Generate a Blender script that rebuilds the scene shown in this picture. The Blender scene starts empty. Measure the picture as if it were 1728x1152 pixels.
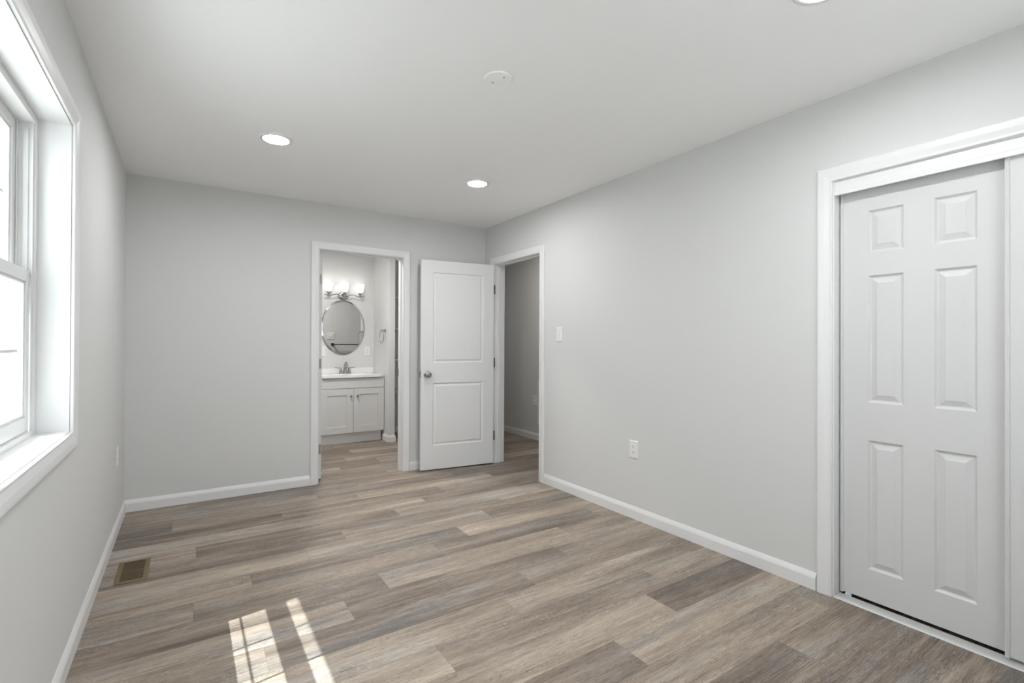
import bpy, bmesh, math, random
from mathutils import Vector, Matrix
S = bpy.context.scene
COL = S.collection
R = math.radians

# ------------------------------------------------------------------ room numbers (metres)
W, L, H, REAR = 2.996, 4.473, 2.44, -0.45      # right wall, back wall, ceiling, rear wall
WT = 0.115                                     # partition thickness

# ------------------------------------------------------------------ camera
cam_d = bpy.data.cameras.new('camera')
cam = bpy.data.objects.new('camera', cam_d)
COL.objects.link(cam)
cam_d.sensor_width = 36.0
cam_d.lens = 826.85 / 1728 * 36.0
cam_d.clip_start = 0.02
YAW, PITCH, ROLL = 0.58596, 0.00486, 0.00435
fw0 = Vector((math.sin(YAW), math.cos(YAW), 0)); rt0 = Vector((math.cos(YAW), -math.sin(YAW), 0)); up0 = Vector((0, 0, 1))
fw = fw0 * math.cos(PITCH) + up0 * math.sin(PITCH)
u2 = up0 * math.cos(PITCH) - fw0 * math.sin(PITCH)
rt = rt0 * math.cos(ROLL) + u2 * math.sin(ROLL)
u3 = u2 * math.cos(ROLL) - rt0 * math.sin(ROLL)
cam.matrix_world = Matrix(((rt.x, u3.x, -fw.x, 0.3695), (rt.y, u3.y, -fw.y, 0.0), (rt.z, u3.z, -fw.z, 1.222), (0, 0, 0, 1)))
S.camera = cam

# ------------------------------------------------------------------ view, world, sun
S.view_settings.view_transform = 'Standard'
S.view_settings.look = 'None'
S.view_settings.gamma = 1.0
S.view_settings.use_curve_mapping = False
S.view_settings.exposure = 0.08
S.cycles.use_denoising = True
S.cycles.max_bounces = 14
S.cycles.diffuse_bounces = 8
S.cycles.glossy_bounces = 6
S.cycles.transparent_max_bounces = 16
S.cycles.caustics_reflective = False
S.cycles.caustics_refractive = False
S.cycles.sample_clamp_indirect = 6.0

SKY_STRENGTH = 6.4
SUN_STRENGTH = 10.5
LED_STRENGTH = 230
world = bpy.data.worlds.new('sky'); S.world = world
world.use_nodes = True
wn = world.node_tree.nodes; wl = world.node_tree.links
wn.clear()
wo = wn.new('ShaderNodeOutputWorld'); wb = wn.new('ShaderNodeBackground')
wb.inputs[0].default_value = (0.91, 0.96, 1.0, 1); wb.inputs[1].default_value = SKY_STRENGTH
wl.new(wb.outputs[0], wo.inputs[0])

sd = bpy.data.lights.new('sun', 'SUN'); sun = bpy.data.objects.new('sun', sd); COL.objects.link(sun)
sd.energy = SUN_STRENGTH; sd.angle = R(0.3); sd.color = (0.90, 0.98, 1.0)
sun_dir = Vector((0.59, 0.0885, -1.0)).normalized()
sun.rotation_euler = sun_dir.to_track_quat('-Z', 'Y').to_euler()
sun.location = (-3, 1.5, 6)

# ------------------------------------------------------------------ materials
def mat(name, col, rough=0.5, metal=0.0, spec=0.5, bump=None, var=None, coat=0.0):
    m = bpy.data.materials.new(name); m.use_nodes = True
    nt = m.node_tree; b = nt.nodes['Principled BSDF']
    b.inputs['Base Color'].default_value = (*col, 1); b.inputs['Roughness'].default_value = rough
    b.inputs['Metallic'].default_value = metal; b.inputs['Specular IOR Level'].default_value = spec
    b.inputs['Coat Weight'].default_value = coat
    tc = nt.nodes.new('ShaderNodeTexCoord')
    if bump:
        sc, st, det = bump
        n = nt.nodes.new('ShaderNodeTexNoise'); n.inputs['Scale'].default_value = sc; n.inputs['Detail'].default_value = det
        nt.links.new(tc.outputs['Object'], n.inputs['Vector'])
        bp = nt.nodes.new('ShaderNodeBump'); bp.inputs['Strength'].default_value = st; bp.inputs['Distance'].default_value = 0.002
        nt.links.new(n.outputs['Fac'], bp.inputs['Height']); nt.links.new(bp.outputs['Normal'], b.inputs['Normal'])
    if var:
        sc, amt = var
        n = nt.nodes.new('ShaderNodeTexNoise'); n.inputs['Scale'].default_value = sc; n.inputs['Detail'].default_value = 3
        nt.links.new(tc.outputs['Object'], n.inputs['Vector'])
        mx = nt.nodes.new('ShaderNodeMix'); mx.data_type = 'RGBA'
        mx.inputs['A'].default_value = (*[c * (1 - amt) for c in col], 1); mx.inputs['B'].default_value = (*[min(1, c * (1 + amt)) for c in col], 1)
        nt.links.new(n.outputs['Fac'], mx.inputs['Factor']); nt.links.new(mx.outputs['Result'], b.inputs['Base Color'])
    return m

M_WALL = mat('grey_wall_paint', (0.650, 0.652, 0.645), 0.75, spec=0.3, bump=(220, 0.12, 3), var=(0.8, 0.012))
M_CEIL = mat('white_ceiling_paint', (0.925, 0.925, 0.925), 0.9, spec=0.2, bump=(160, 0.1, 3), var=(0.7, 0.008))
M_TRIM = mat('white_trim_paint', (0.755, 0.755, 0.755), 0.34, spec=0.38, bump=(30, 0.008, 1), var=(2, 0.008))
M_DOOR = mat('white_door_paint', (0.77, 0.77, 0.767), 0.42, spec=0.4, bump=(40, 0.01, 2), var=(1.5, 0.008))
M_CLOSET = mat('white_closet_door_paint', (0.635, 0.635, 0.632), 0.45, spec=0.4, bump=(40, 0.01, 2), var=(1.5, 0.008))
M_VINYL = mat('white_window_vinyl', (0.70, 0.70, 0.695), 0.3, spec=0.4, bump=(30, 0.006, 1))
M_PLASTIC = mat('white_plastic', (0.78, 0.78, 0.77), 0.3, spec=0.5, bump=(120, 0.01, 1))
M_SLOT = mat('dark_slot', (0.03, 0.03, 0.03), 0.6, bump=(80, 0.05, 1))
M_NICKEL = mat('brushed_nickel', (0.46, 0.455, 0.45), 0.2, metal=1.0, bump=(300, 0.05, 2))
M_HINGE = mat('dark_satin_nickel', (0.075, 0.073, 0.072), 0.45, metal=0.8, bump=(300, 0.05, 2))
M_HINGE2 = mat('satin_nickel_hinge', (0.36, 0.355, 0.35), 0.45, metal=0.9, bump=(300, 0.05, 2))
M_BRASS = mat('brown_brass_register', (0.20, 0.15, 0.072), 0.45, metal=0.55, bump=(200, 0.06, 2), var=(9, 0.12))
M_BRASSD = mat('dark_register_slats', (0.085, 0.062, 0.035), 0.5, metal=0.5, bump=(200, 0.06, 2))
M_ALU = mat('white_track_metal', (0.62, 0.62, 0.61), 0.35, metal=0.25, bump=(200, 0.03, 2))
M_VANITY = mat('pale_grey_cabinet_paint', (0.63, 0.63, 0.625), 0.42, spec=0.4, bump=(70, 0.03, 2))
M_COUNTER = mat('white_cultured_marble', (0.80, 0.80, 0.795), 0.18, spec=0.5, var=(6, 0.02))
M_MIRROR = mat('mirror_silver', (0.74, 0.75, 0.745), 0.012, metal=1.0)
M_BEVEL = mat('mirror_bevel_glass', (0.60, 0.61, 0.605), 0.04, metal=1.0)
M_SHELF = mat('white_shelf_board', (0.70, 0.69, 0.68), 0.5, bump=(60, 0.03, 2))
M_BOUNCE_YARD = mat('pale_bounce_concrete', (0.74, 0.735, 0.72), 0.9, bump=(40, 0.4, 4), var=(3, 0.15))  # yard colour lightened so it bounces daylight up to the ceiling
M_SIDING = mat('white_vinyl_siding', (0.78, 0.79, 0.78), 0.5, bump=(20, 0.05, 2))
M_SOFFIT = mat('white_soffit', (0.75, 0.75, 0.74), 0.6, bump=(30, 0.05, 2))

def emit_mat(name, col, strength):
    m = bpy.data.materials.new(name); m.use_nodes = True
    b = m.node_tree.nodes['Principled BSDF']
    b.inputs['Base Color'].default_value = (0.8, 0.8, 0.8, 1)
    b.inputs['Emission Color'].default_value = (*col, 1); b.inputs['Emission Strength'].default_value = strength
    return m
M_LED = emit_mat('lit_led_lens', (0.97, 0.985, 1.0), LED_STRENGTH)
HALL_STRENGTH = 190
BATH_STRENGTH = 610
M_ADDED_HALL = emit_mat('added_hall_led_lens', (1.0, 0.95, 0.90), HALL_STRENGTH)  # lens of the added hall lamp
M_ADDED_BATH = emit_mat('added_bath_led_lens', (1.0, 0.98, 0.95), BATH_STRENGTH)  # lens of the added bathroom lamp
SHADE_STRENGTH = 1.9
M_SHADE = emit_mat('lit_frosted_glass', (1.0, 0.97, 0.94), SHADE_STRENGTH)

def glass_mat():
    m = bpy.data.materials.new('window_glass'); m.use_nodes = True
    nt = m.node_tree; nt.nodes.clear()
    o = nt.nodes.new('ShaderNodeOutputMaterial'); mx = nt.nodes.new('ShaderNodeMixShader')
    t = nt.nodes.new('ShaderNodeBsdfTransparent'); g = nt.nodes.new('ShaderNodeBsdfGlossy')
    t.inputs[0].default_value = (0.96, 0.97, 0.965, 1); g.inputs['Roughness'].default_value = 0.01
    # Schlick reflectance, the same from both sides of each surface
    ge = nt.nodes.new('ShaderNodeNewGeometry'); dt = nt.nodes.new('ShaderNodeVectorMath'); dt.operation = 'DOT_PRODUCT'
    nt.links.new(ge.outputs['Normal'], dt.inputs[0]); nt.links.new(ge.outputs['Incoming'], dt.inputs[1])
    def mth(op, a, c=None):
        n = nt.nodes.new('ShaderNodeMath'); n.operation = op
        for i, v in ((0, a), (1, c)):
            if v is None: continue
            if isinstance(v, (int, float)): n.inputs[i].default_value = v
            else: nt.links.new(v, n.inputs[i])
        return n.outputs[0]
    f = mth('ADD', mth('MULTIPLY', mth('POWER', mth('SUBTRACT', 1.0, mth('ABSOLUTE', dt.outputs['Value'])), 5.0), 0.96), 0.04)
    nt.links.new(f, mx.inputs[0]); nt.links.new(t.outputs[0], mx.inputs[1]); nt.links.new(g.outputs[0], mx.inputs[2])
    nt.links.new(mx.outputs[0], o.inputs[0])
    return m
M_GLASS = glass_mat()

def floor_mat():
    m = bpy.data.materials.new('vinyl_plank_floor'); m.use_nodes = True
    nt = m.node_tree; N = nt.nodes; K = nt.links; b = N['Principled BSDF']
    def math_(op, a=None, c=None):
        n = N.new('ShaderNodeMath'); n.operation = op
        for i, v in ((0, a), (1, c)):
            if v is None: continue
            if isinstance(v, (int, float)): n.inputs[i].default_value = v
            else: K.new(v, n.inputs[i])
        return n.outputs[0]
    uv = N.new('ShaderNodeUVMap'); uv.uv_map = 'plank'
    at = N.new('ShaderNodeAttribute'); at.attribute_name = 'tone'
    asd = N.new('ShaderNodeAttribute'); asd.attribute_name = 'seed'
    sep = N.new('ShaderNodeSeparateXYZ'); K.new(uv.outputs[0], sep.inputs[0])
    u, v = sep.outputs[0], sep.outputs[1]
    def noise(su, sv, scale=1.0, detail=4, rough=0.55, dist=0.0):
        c = N.new('ShaderNodeCombineXYZ')
        K.new(math_('MULTIPLY', u, su), c.inputs[0]); K.new(math_('MULTIPLY', v, sv), c.inputs[1])
        K.new(math_('MULTIPLY', asd.outputs['Fac'], 53.0), c.inputs[2])
        n = N.new('ShaderNodeTexNoise'); n.inputs['Scale'].default_value = scale; n.inputs['Detail'].default_value = detail
        n.inputs['Roughness'].default_value = rough; n.inputs['Distortion'].default_value = dist
        K.new(c.outputs[0], n.inputs['Vector'])
        return n.outputs['Fac']
    broad = noise(0.9, 9.0, 1.0, 3, 0.5, 0.6)
    mid = noise(2.4, 34.0, 1.0, 5, 0.6, 0.8)
    fine = noise(7.0, 210.0, 1.0, 6, 0.62, 0.4)
    blotch = noise(13.0, 42.0, 1.0, 6, 0.7, 1.5)
    hue = noise(1.1, 7.0, 1.0, 3, 0.5, 0.3)
    # cathedral figure: rings stretched along the plank
    c = N.new('ShaderNodeCombineXYZ')
    K.new(math_('ADD', math_('MULTIPLY', u, 1.3), math_('MULTIPLY', asd.outputs['Fac'], 31.0)), c.inputs[0])
    K.new(math_('MULTIPLY', v, 13.0), c.inputs[1])
    wv = N.new('ShaderNodeTexWave'); wv.wave_type = 'BANDS'; wv.bands_direction = 'Y'; wv.inputs['Scale'].default_value = 2.6
    wv.inputs['Distortion'].default_value = 9.0; wv.inputs['Detail'].default_value = 3.0; wv.inputs['Detail Scale'].default_value = 0.9
    K.new(c.outputs[0], wv.inputs['Vector'])
    def cen(x, k): return math_('MULTIPLY', math_('SUBTRACT', x, 0.5), k)
    def rng(x, a0, a1, b0=0.0, b1=1.0):
        r_ = N.new('ShaderNodeMapRange'); r_.clamp = True; K.new(x, r_.inputs[0])
        for i_, v_ in enumerate((a0, a1, b0, b1)): r_.inputs[i_+1].default_value = v_
        return r_.outputs[0]
    # short pores and flecks, gathered in weathered patches
    pores = noise(24.0, 330.0, 1.0, 2, 0.5, 0.2)
    patch = rng(noise(2.2, 11.0, 1.0, 3, 0.6, 1.0), 0.47, 0.62)
    flecks = noise(46.0, 150.0, 1.0, 3, 0.65, 2.2)
    # figure: fine dark growth-ring lines that come and go
    lines = rng(wv.outputs['Fac'], 0.0, 0.22, 1.0, 0.0)
    linemask = rng(noise(1.3, 6.0, 1.0, 2, 0.5, 0.5), 0.52, 0.66)
    tone = math_('ADD', math_('MULTIPLY', math_('SUBTRACT', at.outputs['Fac'], 0.5), 0.72), 0.42)
    f = math_('ADD', tone, cen(broad, 0.95))
    f = math_('ADD', f, cen(mid, 0.62)); f = math_('ADD', f, cen(fine, 0.85))
    f = math_('SUBTRACT', f, math_('MULTIPLY', math_('MULTIPLY', lines, linemask), 0.30))
    f = math_('ADD', f, math_('MULTIPLY', cen(flecks, 1.5), patch))
    f = math_('SUBTRACT', f, math_('MULTIPLY', rng(pores, 0.58, 0.70), 0.28))
    f = math_('ADD', f, math_('MULTIPLY', math_('MULTIPLY', rng(pores, 0.40, 0.28), patch), 0.22))
    f = math_('ADD', f, cen(blotch, 0.34))
    cr = N.new('ShaderNodeValToRGB'); K.new(f, cr.inputs[0])
    e = cr.color_ramp.elements
    e[0].position = 0.0; e[0].color = (0.105, 0.080, 0.062, 1)
    e[1].position = 1.0; e[1].color = (0.58, 0.495, 0.395, 1)
    for p, col in ((0.25, (0.190, 0.150, 0.120)), (0.5, (0.300, 0.243, 0.195)), (0.75, (0.430, 0.358, 0.285))):
        x = e.new(p); x.color = (*col, 1)
    # grey-violet weathering
    rg = N.new('ShaderNodeMapRange'); K.new(hue, rg.inputs[0])
    rg.inputs[1].default_value = 0.48; rg.inputs[2].default_value = 0.72; rg.inputs[3].default_value = 0.0; rg.inputs[4].default_value = 0.75
    mx = N.new('ShaderNodeMix'); mx.data_type = 'RGBA'; mx.blend_type = 'MIX'
    hs = N.new('ShaderNodeHueSaturation'); hs.inputs['Saturation'].default_value = 0.28; hs.inputs['Value'].default_value = 0.98
    K.new(cr.outputs[0], hs.inputs['Color'])
    K.new(rg.outputs[0], mx.inputs['Factor']); K.new(cr.outputs[0], mx.inputs['A']); K.new(hs.outputs[0], mx.inputs['B'])
    # seams: distance to the plank edge from the second UV
    uv2 = N.new('ShaderNodeUVMap'); uv2.uv_map = 'edge'
    sp2 = N.new('ShaderNodeSeparateXYZ'); K.new(uv2.outputs[0], sp2.inputs[0])
    def edge(val, width):
        r_ = N.new('ShaderNodeMapRange'); K.new(val, r_.inputs[0]); r_.inputs[1].default_value = 0.0; r_.inputs[2].default_value = width
        return r_.outputs[0]
    at_l = N.new('ShaderNodeAttribute'); at_l.attribute_name = 'plen'
    du = math_('MINIMUM', sp2.outputs[0], math_('SUBTRACT', at_l.outputs['Fac'], sp2.outputs[0]))
    at_w = N.new('ShaderNodeAttribute'); at_w.attribute_name = 'pwid'
    dv = math_('MINIMUM', sp2.outputs[1], math_('SUBTRACT', at_w.outputs['Fac'], sp2.outputs[1]))
    seam = math_('MINIMUM', edge(du, 0.0012), edge(dv, 0.0012))
    mm = N.new('ShaderNodeMix'); mm.data_type = 'RGBA'
    dk = N.new('ShaderNodeMix'); dk.data_type = 'RGBA'; dk.blend_type = 'MULTIPLY'; dk.inputs['Factor'].default_value = 1.0
    K.new(mx.outputs['Result'], dk.inputs['A']); dk.inputs['B'].default_value = (0.55, 0.53, 0.5, 1)
    K.new(seam, mm.inputs['Factor']); K.new(dk.outputs['Result'], mm.inputs['A']); K.new(mx.outputs['Result'], mm.inputs['B'])
    K.new(mm.outputs['Result'], b.inputs['Base Color'])
    b.inputs['Specular IOR Level'].default_value = 0.38
    rr = N.new('ShaderNodeMapRange'); K.new(fine, rr.inputs[0]); rr.inputs[3].default_value = 0.42; rr.inputs[4].default_value = 0.62
    K.new(rr.outputs[0], b.inputs['Roughness'])
    bp = N.new('ShaderNodeBump'); bp.inputs['Strength'].default_value = 0.22; bp.inputs['Distance'].default_value = 0.002
    hh = math_('ADD', math_('MULTIPLY', fine, 0.5), math_('ADD', math_('MULTIPLY', blotch, 0.4), seam))
    K.new(hh, bp.inputs['Height']); K.new(bp.outputs[0], b.inputs['Normal'])
    return m
M_FLOOR = floor_mat()

# ------------------------------------------------------------------ mesh helpers
def quad(bm, *pts):
    return bm.faces.new([bm.verts.new(p) for p in pts])
def box(bm, a, b):
    x0, y0, z0 = [min(a[i], b[i]) for i in range(3)]; x1, y1, z1 = [max(a[i], b[i]) for i in range(3)]
    v = [bm.verts.new(p) for p in ((x0,y0,z0),(x1,y0,z0),(x1,y1,z0),(x0,y1,z0),(x0,y0,z1),(x1,y0,z1),(x1,y1,z1),(x0,y1,z1))]
    for f in ((0,3,2,1),(4,5,6,7),(0,1,5,4),(1,2,6,5),(2,3,7,6),(3,0,4,7)): bm.faces.new([v[i] for i in f])
    return v
def bbox(bm, a, b, r=0.002, seg=2):
    """bevelled box"""
    t = bmesh.new(); box(t, a, b)
    bmesh.ops.bevel(t, geom=t.edges[:], offset=r, segments=seg, profile=0.5, affect='EDGES')
    me = bpy.data.meshes.new('tmp'); t.to_mesh(me); t.free(); bm.from_mesh(me); bpy.data.meshes.remove(me)
def lathe(bm, prof, axis=(0,0,1), loc=(0,0,0), n=32, cap0=True, cap1=True):
    """prof: list of (radius, distance along axis)"""
    q = Vector(axis).to_track_quat('Z', 'Y'); o = Vector(loc); rings = []
    for r, h in prof:
        if r < 1e-6: rings.append([bm.verts.new(o + q @ Vector((0, 0, h)))])
        else: rings.append([bm.verts.new(o + q @ Vector((r*math.cos(2*math.pi*i/n), r*math.sin(2*math.pi*i/n), h))) for i in range(n)])
    for A, B in zip(rings, rings[1:]):
        for i in range(n):
            j = (i+1) % n
            if len(A) == 1 and len(B) == 1: continue
            if len(A) == 1: bm.faces.new((A[0], B[j], B[i]))
            elif len(B) == 1: bm.faces.new((A[i], A[j], B[0]))
            else: bm.faces.new((A[i], A[j], B[j], B[i]))
    if cap0 and len(rings[0]) > 1: bm.faces.new(rings[0][::-1])
    if cap1 and len(rings[-1]) > 1: bm.faces.new(rings[-1])
def tube(bm, pts, rad, n=12, closed=False):
    pts = [Vector(p) for p in pts]; m = len(pts); rings = []
    rads = rad if isinstance(rad, (list, tuple)) else [rad]*m
    ref = None
    for i, p in enumerate(pts):
        a = pts[(i-1) % m] if (closed or i > 0) else p; b = pts[(i+1) % m] if (closed or i < m-1) else p
        d = (b - a).normalized()
        if ref is None:
            ref = Vector((0,0,1)) if abs(d.z) < 0.9 else Vector((1,0,0))
        x = (ref - d*ref.dot(d)).normalized(); y = d.cross(x); ref = x
        rings.append([bm.verts.new(p + (x*math.cos(2*math.pi*k/n) + y*math.sin(2*math.pi*k/n))*rads[i]) for k in range(n)])
    pairs = list(zip(rings, rings[1:])) + ([(rings[-1], rings[0])] if closed else [])
    for A, B in pairs:
        for k in range(n):
            bm.faces.new((A[k], A[(k+1)%n], B[(k+1)%n], B[k]))
    if not closed:
        bm.faces.new(rings[0][::-1]); bm.faces.new(rings[-1])
def sweep(bm, loops, closed=False):
    """loops: list of cross-sections (lists of points, same length) joined along the way"""
    rs = [[bm.verts.new(p) for p in l] for l in loops]; n = len(rs[0])
    pr = list(zip(rs, rs[1:])) + ([(rs[-1], rs[0])] if closed else [])
    for A, B in pr:
        for k in range(n): bm.faces.new((A[k], A[(k+1)%n], B[(k+1)%n], B[k]))
    if not closed:
        bm.faces.new(rs[0][::-1]); bm.faces.new(rs[-1])
def link(name, bm, m, parent=None, smooth=False, loc=None, auto=None):
    bmesh.ops.recalc_face_normals(bm, faces=bm.faces[:])
    me = bpy.data.meshes.new(name); bm.to_mesh(me); bm.free()
    me.materials.append(m)
    if smooth:
        for p in me.polygons: p.use_smooth = True
        if auto:
            try: me.set_sharp_from_angle(angle=R(auto))
            except Exception: pass
    o = bpy.data.objects.new(name, me); COL.objects.link(o)
    if parent is not None: o.parent = parent
    if loc is not None: o.location = loc
    return o
def obj(name, fn, m, parent=None, **k):
    bm = bmesh.new(); fn(bm); return link(name, bm, m, parent, **k)
def tag(o, label=None, cat=None, group=None, kind=None):
    if label: o['label'] = label
    if cat: o['category'] = cat
    if group: o['group'] = group
    if kind: o['kind'] = kind
    return o
def thing(name, label, cat, loc=(0,0,0), rotz=0.0, group=None, kind=None):
    o = bpy.data.objects.new(name, None); COL.objects.link(o); o.location = loc; o.rotation_euler = (0,0,rotz)
    o.empty_display_size = 0.1
    return tag(o, label, cat, group, kind)
def copy_tree(o, parent=None):
    c = o.copy(); COL.objects.link(c)
    if parent is not None: c.parent = parent
    for ch in [x for x in bpy.data.objects if x.parent == o]: copy_tree(ch, c)
    return c

# ================================================================== SETTING: floor
P0, PP, PL = 0.899, 0.1848, 1.22
joints = {-3: 1.1, -2: 0.72, -1: 1.93, 0: 2.413, 1: 2.872, 2: 1.843, 3: 2.247, 4: 1.214, 5: 1.638, 6: 1.854, 7: 0.998, 8: 1.22, 9: 1.622, 10: 1.874,
          11: 0.957, 12: 1.208, 13: 0.422, 14: 0.702, 15: 0.94, 16: 0.297, 17: 1.24, 18: 0.387, 19: 0.75, 20: 1.30, 21: 1.62, 22: 2.05, 23: 1.77, 24: 1.45}
# tone of each plank in a row, from the one that ends at or before x = 0 onwards (0 dark ... 1 light)
tones = {-3: [.35,.5,.3], -2: [.45,.5,.42], -1: [.4,.36,.3,.4], 0: [.5,.36,.52], 1: [.6,.62,.62,.3], 2: [.45,.3,.70,.5], 3: [.5,.66,.30], 4: [.72,.50,.66],
         5: [.5,.68,.64,.5], 6: [.4,.36,.54], 7: [.62,.36,.66], 8: [.34,.74,.6], 9: [.45,.47,.34], 10: [.5,.40,.68], 11: [.64,.72,.36],
         12: [.36,.44,.66], 13: [.68,.32,.62], 14: [.70,.70,.36], 15: [.26,.34,.5], 16: [.20,.6,.7], 17: [.42,.55,.5], 18: [.66,.40,.62],
         19: [.5,.45,.6], 20: [.45,.62,.35], 21: [.4,.66,.4], 22: [.6,.36,.6], 23: [.5,.3,.62], 24: [.6,.62,.3]}
def build_floor():
    rnd = random.Random(7)
    bm = bmesh.new()
    lu = bm.loops.layers.uv.new('plank'); le = bm.loops.layers.uv.new('edge')
    lay = {k: bm.faces.layers.float.new(k) for k in ('tone', 'seed', 'plen', 'pwid')}
    X0, X1, Y0, Y1 = -0.12, 4.25, REAR - 0.1, 6.75
    k = -8
    while True:
        ya, yb = P0 + k*PP, P0 + (k+1)*PP
        if ya > Y1: break
        if yb > Y0:
            j = joints.get(k, rnd.uniform(0, PL)); start = j
            while start > 0: start -= PL
            i = 0
            x = start
            while x < X1:
                tl = tones.get(k)
                t = tl[i] if tl and i < len(tl) else rnd.choice((.3,.38,.46,.55,.62,.7))
                xa, xb = max(x, X0), min(x + PL, X1)
                yl, yh = max(ya, Y0), min(yb, Y1)
                if xb > xa:
                    f = quad(bm, (xa,yl,0), (xb,yl,0), (xb,yh,0), (xa,yh,0))
                    f[lay['tone']] = t; f[lay['seed']] = rnd.random(); f[lay['plen']] = PL; f[lay['pwid']] = PP
                    ou, ov = rnd.uniform(0, 20), rnd.uniform(0, 20)
                    for lp in f.loops:
                        p = lp.vert.co
                        lp[lu].uv = (p.x - x + ou, p.y - ya + ov); lp[le].uv = (p.x - x, p.y - ya)
                x += PL; i += 1
        k += 1
    bmesh.ops.remove_doubles(bm, verts=bm.verts[:], dist=1e-5)
    # underside and edges of the slab
    quad(bm, (X0,Y0,-.12), (X0,Y1,-.12), (X1,Y1,-.12), (X1,Y0,-.12))
    quad(bm, (X0,Y0,-.12), (X1,Y0,-.12), (X1,Y0,0), (X0,Y0,0)); quad(bm, (X0,Y1,-.12), (X0,Y1,0), (X1,Y1,0), (X1,Y1,-.12))
    quad(bm, (X0,Y0,-.12), (X0,Y0,0), (X0,Y1,0), (X0,Y1,-.12)); quad(bm, (X1,Y0,-.12), (X1,Y1,-.12), (X1,Y1,0), (X1,Y0,0))
    me = bpy.data.meshes.new('floor'); bm.to_mesh(me); bm.free(); me.materials.append(M_FLOOR)
    o = bpy.data.objects.new('floor', me); COL.objects.link(o)
    return tag(o, 'grey brown wood-look vinyl plank floor with staggered joints', 'floor', kind='structure')
build_floor()

# ================================================================== SETTING: walls and ceiling
def struct(name, fn, m, label, cat):
    return tag(obj(name, fn, m), label, cat, kind='structure')
BX0, BX1, BH = 1.310, 2.107, 2.053             # rough bath doorway
HY0, HY1, HH = 3.494, 4.302, 2.050             # rough hall doorway
CY0, CY1, CH = -0.105, 1.135, 2.035            # rough closet opening
WY0, WY1, WZ0, WZ1 = 1.505, 2.495, 0.868, 2.060 # rough window opening
EXT = 0.205
def ceiling_fn(bm): box(bm, (-EXT, REAR-EXT, H), (4.25, 6.75, H+0.2))
struct('ceiling', ceiling_fn, M_CEIL, 'flat white ceiling with three lit downlights in view', 'ceiling')
def wl_fn(bm):
    box(bm, (-EXT, REAR, 0), (0, WY0, H)); box(bm, (-EXT, WY1, 0), (0, L, H))
    box(bm, (-EXT, WY0, 0), (0, WY1, WZ0)); box(bm, (-EXT, WY0, WZ1), (0, WY1, H))
struct('wall_left', wl_fn, M_WALL, 'grey left wall holding the white double hung window', 'wall')
def wb_fn(bm):
    box(bm, (-EXT, L, 0), (BX0, L+WT, H)); box(bm, (BX1, L, 0), (W, L+WT, H)); box(bm, (BX0, L, BH), (BX1, L+WT, H))
struct('wall_back', wb_fn, M_WALL, 'grey far wall with the open bathroom doorway', 'wall')
def wr_fn(bm):
    box(bm, (W, HY1, 0), (W+WT, 6.5, H)); box(bm, (W, CY1, 0), (W+WT, HY0, H)); box(bm, (W, REAR, 0), (W+WT, CY0, H))
    box(bm, (W, HY0, HH), (W+WT, HY1, H)); box(bm, (W, CY0, CH), (W+WT, CY1, H))
struct('wall_right', wr_fn, M_WALL, 'light grey right wall between the hall doorway and the closet', 'wall')
RX0, RX1 = 1.05, 2.35  # opening for the added rear window
def wrear_fn(bm):
    box(bm, (-EXT, REAR-EXT, 0), (RX0, REAR, H)); box(bm, (RX1, REAR-EXT, 0), (W+WT, REAR, H))
    box(bm, (RX0, REAR-EXT, 0), (RX1, REAR, WZ0)); box(bm, (RX0, REAR-EXT, WZ1), (RX1, REAR, H))
struct('wall_rear', wrear_fn, M_WALL, 'grey wall behind the camera', 'wall')
def wbath_fn(bm): box(bm, (0.20, 6.5, 0), (4.25, 6.62, H))
struct('wall_bath_back', wbath_fn, M_WALL, 'grey bathroom wall behind the vanity and oval mirror', 'wall')
def wbl_fn(bm): box(bm, (0.20, L+WT, 0), (0.31, 6.5, H))
struct('wall_bath_left', wbl_fn, M_WALL, 'grey bathroom wall left of the vanity', 'wall')
def stub_fn(bm): box(bm, (2.456, 5.888, 0), (2.529, 6.5, H))
struct('wall_bath_stub', stub_fn, M_WALL, 'short grey wall end between the vanity and the linen shelves', 'wall')
def hall_fn(bm): box(bm, (4.09, 1.55, 0), (4.25, 6.5, H)); box(bm, (W+WT, 1.55, 0), (4.09, 1.66, H))
struct('wall_hall', hall_fn, M_WALL, 'dim grey hall wall seen through the open bedroom doorway', 'wall')
def clo_fn(bm):
    box(bm, (3.72, -.35, 0), (3.80, 1.55, H)); box(bm, (W+WT, -.45, 0), (3.80, -.35, H)); box(bm, (W+WT, 1.45, 0), (3.80, 1.55, H))
struct('wall_closet', clo_fn, M_WALL, 'inside walls of the closet behind the sliding doors', 'wall')

# baseboards ------------------------------------------------------------------
BB = [(0, 0), (.0125, 0), (.0125, .058), (.0105, .066), (.0075, .074), (.0045, .081), (.0025, .0855), (0, .0855)]
def bb_path(bm, pts, side):
    """pts: floor polyline along the wall face; side=+1/-1: which side of the travel direction the board stands out to"""
    pts = [Vector((p[0], p[1])) for p in pts]; loops = []
    nrm = []
    for a, b in zip(pts, pts[1:]):
        d = (b-a).normalized(); nrm.append(Vector((-d.y, d.x))*side)
    for i, p in enumerate(pts):
        if i == 0: o = nrm[0]
        elif i == len(pts)-1: o = nrm[-1]
        else: o = (nrm[i-1]+nrm[i]) / (1 + nrm[i-1].dot(nrm[i]))
        loops.append([(p.x+o.x*t, p.y+o.y*t, z+.0006) for t, z in BB])
    sweep(bm, loops)
def base(name, pts, side, label):
    return struct(name, lambda bm: [bb_path(bm, q, side) for q in pts], M_TRIM, label, 'baseboard')
base('baseboard_left', [[(0.0005, REAR+.002), (0.0005, L-.014)]], -1, 'white baseboard along the left wall under the window')
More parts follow.
